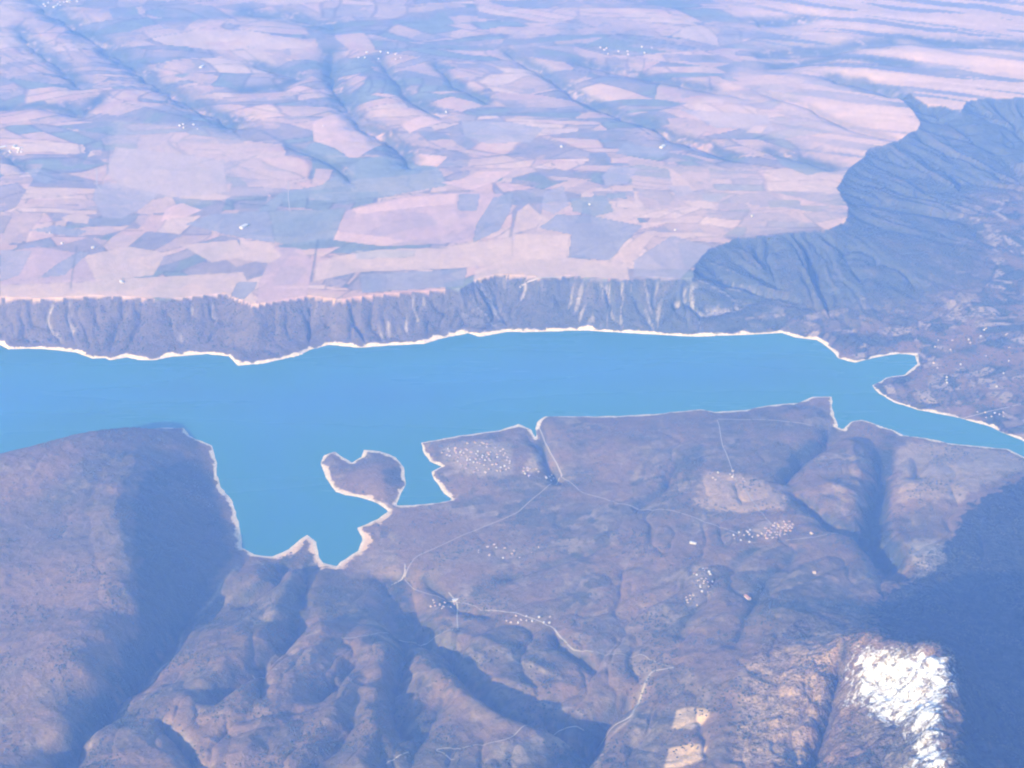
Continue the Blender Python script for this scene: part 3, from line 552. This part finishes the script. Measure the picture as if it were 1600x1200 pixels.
# ------------------------------------------------------------------ houses
WALLS = [plain('plaster_white', (.45, .40, .34), var=.05), plain('plaster_cream', (.46, .38, .29), var=.05), plain('plaster_grey', (.52, .49, .46), var=.05)]
ROOFS = [plain('roof_clay_tile', (.30, .15, .10), var=.2), plain('roof_pale_tile', (.44, .31, .23), var=.15), plain('roof_metal_sheet', (.50, .50, .51), .5, .05)]
M_win = plain('window_glass', (.05, .06, .08), .2)
def pymesh(name, vs, fs, m):
    me = bpy.data.meshes.new(name); me.from_pydata(vs, [], fs); me.materials.append(m); me.update(); return me
def box(x0, x1, y0, y1, z0, z1):
    v_ = [(x0,y0,z0),(x1,y0,z0),(x1,y1,z0),(x0,y1,z0),(x0,y0,z1),(x1,y0,z1),(x1,y1,z1),(x0,y1,z1)]
    return v_, [(0,3,2,1),(4,5,6,7),(0,1,5,4),(1,2,6,5),(2,3,7,6),(3,0,4,7)]
def house_meshes(L, W, H, R, wm, rm, tag):
    v_, f = box(-L/2, L/2, -W/2, W/2, -4, H); v_ += [(-L/2, 0, H+R), (L/2, 0, H+R)]; f = [x for x in f if x != (4,5,6,7)]+[(4,5,9,8),(7,8,9,6),(4,8,7),(5,6,9)]
    wall = pymesh('wall', v_, f, wm)
    e = .7; th = .35; rv = []
    for s in (-1, 1):
        for x in (-L/2-e, L/2+e):
            rv += [(x, s*(W/2+e), H-R*e/(W/2)+.02), (x, s*(W/2+e), H-R*e/(W/2)+th)]
    for x in (-L/2-e, L/2+e): rv += [(x, 0, H+R+.02), (x, 0, H+R+th)]
    rf = [(0,2,8+2,8),(1,9,11,3),(0,1,3,2),(4,8,10,6),(5,7,11,9),(4,6,7,5),(0,8,9,1),(2,3,11,10),(4,5,9,8),(6,10,11,7)]
    roof = pymesh('roof', rv, rf, rm)
    wv, wf = [], []
    for s in (-1, 1):
        for kx in range(max(2, int(L/3.5))):
            cx = -L/2+(kx+.5)*L/max(2, int(L/3.5))
            a, b = box(cx-.6, cx+.6, s*(W/2+.03)-.05, s*(W/2+.03)+.05, 1.2, 2.7); k0 = len(wv); wv += a; wf += [tuple(i+k0 for i in q) for q in b]
    dv_, df_ = box(-.6, .6, -W/2-.08, -W/2-.03, -1, 2.1); return wall, roof, pymesh('door', dv_, df_, M_win)
KIND = {}
for i, (L, W, H, R, wi_, ri_) in enumerate([(14,10,6,2.6,0,0),(11,9,5.5,2.2,0,1),(17,10,6.5,2.8,1,0),(12,10,8,2.2,0,2),(24,13,6,2.4,2,1),(15,11,6,2.5,1,1),(42,20,8,3,0,2)]):
    KIND[i] = house_meshes(L, W, H, R, WALLS[wi_], ROOFS[ri_], i)
SHORT = {0:'white clay-roofed houses', 1:'small pale-roofed white houses', 2:'cream clay-roofed houses', 3:'tall metal-roofed white houses', 4:'long grey farm buildings', 5:'cream pale-roofed houses', 6:'large metal-roofed halls'}
DESC = {0:'white house with a clay tile roof', 1:'small white house with a pale tile roof', 2:'cream house with a clay tile roof', 3:'tall white house with a bright metal roof', 4:'long grey farm building with a pale roof', 5:'cream house with a pale tile roof', 6:'large white hall with a bright metal roof'}
CAT = {4: 'barn', 6: 'warehouse'}
placed = []; PEND = []
def house(kind, x, y, where, group, sc=1.0, rz=None, label=None):
    for a, b in placed:
        if (a-x)**2+(b-y)**2 < (22*sc)**2: return None
    if sample(D, np.array([x]), np.array([y]))[0] < 34: return None
    placed.append((x, y)); z = min(float(sample(Z, np.array([x+dx]), np.array([y+dy]))[0]) for dx in (-6, 0, 6) for dy in (-6, 0, 6))
    z = max(z, float(sample(Z, np.array([x]), np.array([y]))[0])-1.5)
    nm = {4: 'farm_building', 6: 'warehouse'}.get(kind, 'house')
    r = bpy.data.objects.new(nm, None); C.objects.link(r); r.location = (x, y, z+.3); r.rotation_euler = (0, 0, random.uniform(0, pi) if rz is None else rz); r.scale = (sc, sc, sc)
    r['label'] = label or ''; PEND.append((r, kind, where, x, y, z)) if not label else None; r['category'] = CAT.get(kind, 'house'); r['group'] = group+', '+DESC[kind].split(' with')[0]
    if label: del r['group']
    for n_, me in zip(('wall', 'roof', 'door'), KIND[kind]):
        c = bpy.data.objects.new(n_, me); C.objects.link(c); c.parent = r
    return r
def village(cx, cy, rx, ry, n, where, group, kinds, sc=.75, rot=0):
    c = 0; tries = 0
    while c < n and tries < n*30:
        tries += 1; a = random.uniform(0, 2*pi); q = math.sqrt(random.random())
        dx, dy = cos(a)*q*rx, sin(a)*q*ry; px, py = cx+dx*cos(rot)-dy*sin(rot), cy+dx*sin(rot)+dy*cos(rot)
        x, y = pick(px, py)
        if house(random.choice(kinds), x, y, where, group, sc*random.uniform(.85, 1.15)): c += 1
village(755,716,46,24,66,'in the headland village','houses of the lakeside village',[0,1,1,2,3,5,5],.72,.15)
village(718,708,30,10,9,'west of the headland village','houses west of the lakeside village',[1,5,3])
village(828,737,15,8,9,'beside the narrow inlet','houses beside the inlet',[1,5,3,0])
village(866,746,14,6,7,'at the inlet head','houses at the head of the inlet',[1,3,5])
village(1215,828,26,12,36,'in the hill village','houses of the hill village',[0,2,1,5,2],.8,-.35)
village(1165,838,26,12,12,'west of the hill village','houses west of the hill village',[1,3,5])
village(1098,908,16,22,20,'in the slope hamlet','houses of the slope hamlet',[1,5,0,3])
village(1082,938,14,10,7,'below the slope hamlet','houses below the slope hamlet',[1,5])
village(690,945,24,9,10,'by the mouth of the ravine','houses by the ravine mouth',[0,1,2,5])
village(830,968,40,8,12,'along the ravine track','houses along the upper track',[1,3,5])
village(800,862,60,14,13,'behind the bay','houses scattered behind the bay',[1,5,3])
village(1140,745,30,12,9,'near the dark pond','houses near the pond',[1,5,3])
village(1520,560,70,60,22,'on the river plain','houses of the river plain',[1,5,3],.8)
village(1545,648,30,6,8,'near the river bank','houses near the river bank',[1,3,5])
village(18,236,22,8,10,'in the plateau farm hamlet','houses of the plateau hamlet',[3,1,6],1.0)
village(95,6,40,6,12,'in the distant town','houses of the distant town',[3,1,6],1.2)
village(590,88,45,8,10,'in the distant village','houses of the distant village',[3,1,5],1.2)
village(980,78,50,8,10,'in the far creek hamlet','houses of the distant hamlet',[3,1,5],1.2)
village(300,200,25,8,5,'beside the western creek','houses beside the western creek',[3,1],1.1)
for (px, py, kd, sc, lb) in [(97,381,3,1.12,'white farmhouse alone on the striped fields left of the plateau'),(877,230,3,1.4,'bright white farmhouse alone beside the mauve fields'),(921,320,3,1.05,'white farmhouse between the dark fields in mid plateau'),
      (381,355,6,1.5,'long white hall between the grey fields of the plateau'),(315,105,6,1.2,'pale warehouse by the far creek on the left'),(697,176,3,1.4,'white farmhouse at the crossing of two dark creeks'),(1035,230,6,1.3,'pale warehouse at the edge of the dark square field'),
      (505,197,1,1.12,'small white farmhouse at the top of the pale wedge field'),(190,441,6,.9,'white warehouse close to the bluff edge on the left'),(78,364,1,1.05,'small white farmhouse above the striped fields'),(1158,838,6,.9,'white hall west of the hill village'),
      (1083,849,6,.8,'white hall alone on the slope left of the hill village'),(1268,834,1,1.3,'small white house right of the hill village'),(1272,895,1,1.4,'small white house alone below the hill village'),(712,938,6,.75,'white hall by the ravine mouth'),(1055,360,3,1.05,'white farmhouse near the eastern lilac field'),
      (1175,338,3,1.05,'white farmhouse on the pale eastern fields'),(145,388,3,1.4,'white farmhouse beside the grey square field'),(1168,935,2,1.8,'cream house on a bare patch of the southern slope')]:
    x, y = pick(px, py); house(kd, x, y, '', 'lone buildings', sc, label=lb)

ORD = ['first','second','third','fourth','fifth','sixth','seventh','eighth','ninth','tenth','eleventh','twelfth','thirteenth','fourteenth','fifteenth','sixteenth','seventeenth','eighteenth','nineteenth','twentieth','twenty-first','twenty-second','twenty-third','twenty-fourth','twenty-fifth','twenty-sixth','twenty-seventh','twenty-eighth','twenty-ninth','thirtieth']
bykey = {}
for it in PEND: bykey.setdefault((it[1], it[2]), []).append(it)
def column(it):
    d = np.array([it[3], it[4], it[5]-CAMZ]); return d[0]/(d@fw)
for (kd, wh), its in bykey.items():
    its.sort(key=column)
    for n_, it in enumerate(its):
        it[0]['label'] = (DESC[kd]+' '+wh) if len(its) == 1 else ORD[min(n_, 29)]+' from the left of the '+SHORT[kd]+' '+wh
# ------------------------------------------------------------------ woodland and bushes: one mass nobody could count
def leafmat():
    m, nd, lk = mat('bush_leaves'); b = nd['Principled BSDF']; b.inputs['Roughness'].default_value = .9; b.inputs['Specular IOR Level'].default_value = .1
    tc = nd.new('ShaderNodeTexCoord'); n = nd.new('ShaderNodeTexNoise'); n.inputs['Scale'].default_value = 1/30; lk.new(tc.outputs['Object'], n.inputs['Vector'])
    r = nd.new('ShaderNodeMix'); r.data_type = 'RGBA'; lk.new(mapr(nd, lk, n.outputs['Fac'], .35, .65), r.inputs['Factor']); r.inputs['A'].default_value = (.035, .05, .03, 1); r.inputs['B'].default_value = (.075, .075, .04, 1); lk.new(r.outputs['Result'], b.inputs['Base Color'])
    return m
bv = np.array([(0,0,1),(1,0,.35),(.31,.95,.45),(-.81,.59,.3),(-.81,-.59,.5),(.31,-.95,.3),(.5,.2,-.3),(-.3,.4,-.3),(-.2,-.5,-.3)])
bf_ = np.array([(0,1,2),(0,2,3),(0,3,4),(0,4,5),(0,5,1),(1,6,2),(2,7,3),(3,7,4),(4,8,5),(5,6,1),(2,6,7),(4,7,8),(5,8,6)])
def scatter(name, pos, size, m):
    n = len(pos); a = RNG.uniform(0, 2*pi, n); jit = RNG.uniform(.75, 1.25, (n, 9, 3))
    v_ = bv[None]*jit; x = v_[..., 0]*np.cos(a)[:, None]-v_[..., 1]*np.sin(a)[:, None]; y = v_[..., 0]*np.sin(a)[:, None]+v_[..., 1]*np.cos(a)[:, None]
    co_ = np.stack([pos[:, 0:1]+x*size[:, None], pos[:, 1:2]+y*size[:, None], pos[:, 2:3]+v_[..., 2]*size[:, None]*.8], -1).reshape(-1, 3)
    f = (bf_[None]+(np.arange(n)*9)[:, None, None]).reshape(-1, 3)
    return mesh_np(name, co_, f, m, smooth=False)
NB = 260000
px = RNG.uniform(-60, 1660, NB); py = RNG.uniform(640, 1210, NB)
# spread by density over the southern ground
yy = np.exp(RNG.uniform(math.log(4300), math.log(9300), NB)); xx = yy*RNG.uniform(-.43, .43, NB)
dn = fbm(xx/260, yy/260, 4, 75); dl = sample(D, xx, yy); nth = yy > np.interp(xx, MID[:, 0], MID[:, 1]); zz = sample(Z, xx, yy)
keepb = (dl > 34) & ~nth & (dn+RNG.uniform(-.55, .55, NB) > .5) & (sample(snow, xx, yy) < .15)
pos = np.stack([xx, yy, zz], -1)[keepb]
wb = scatter('scrub', pos, RNG.uniform(2.5, 6.5, len(pos)), leafmat())
wb['kind'] = 'stuff'; wb['label'] = 'dark scrub bushes dotting the hills south of the lake'; wb['category'] = 'scrub'
NB = 90000
yy = RNG.uniform(8700, 12500, NB); xx = yy*RNG.uniform(-.40, .40, NB); tb = sample(np.where(north & ~inplat, 1.0, 0.0), xx, yy); dl = sample(D, xx, yy)
dn = fbm(xx/200, yy/200, 4, 175); keepb = (tb > .9) & (dl > 40) & (dn+RNG.uniform(-.6, .6, NB) > .1)
pos = np.stack([xx, yy, sample(Z, xx, yy)], -1)[keepb]
wb = scatter('woodland', pos, RNG.uniform(4, 9, len(pos)), leafmat()); wb['kind'] = 'stuff'; wb['label'] = 'dark woodland clinging to the bluff and its foot'; wb['category'] = 'woodland'
# ------------------------------------------------------------------ haze
v_, f = box(-125000, 125000, -4000, 80000, -60, 5300)
me = bpy.data.meshes.new('haze'); me.from_pydata(v_, [], f); me.update()
hz = bpy.data.objects.new('haze', me); C.objects.link(hz); hz['kind'] = 'stuff'
m, nd, lk = mat('haze_air'); nd.remove(nd['Principled BSDF']); pv = nd.new('ShaderNodeVolumePrincipled'); pv.inputs['Color'].default_value = (*HAZE_COL, 1)
pv.inputs['Density'].default_value = HAZE_D; pv.inputs['Anisotropy'].default_value = 0.0; pv.inputs['Absorption Color'].default_value = (1, 1, 1, 1)
lk.new(pv.outputs[0], nd['Material Output'].inputs['Volume']); me.materials.append(m)
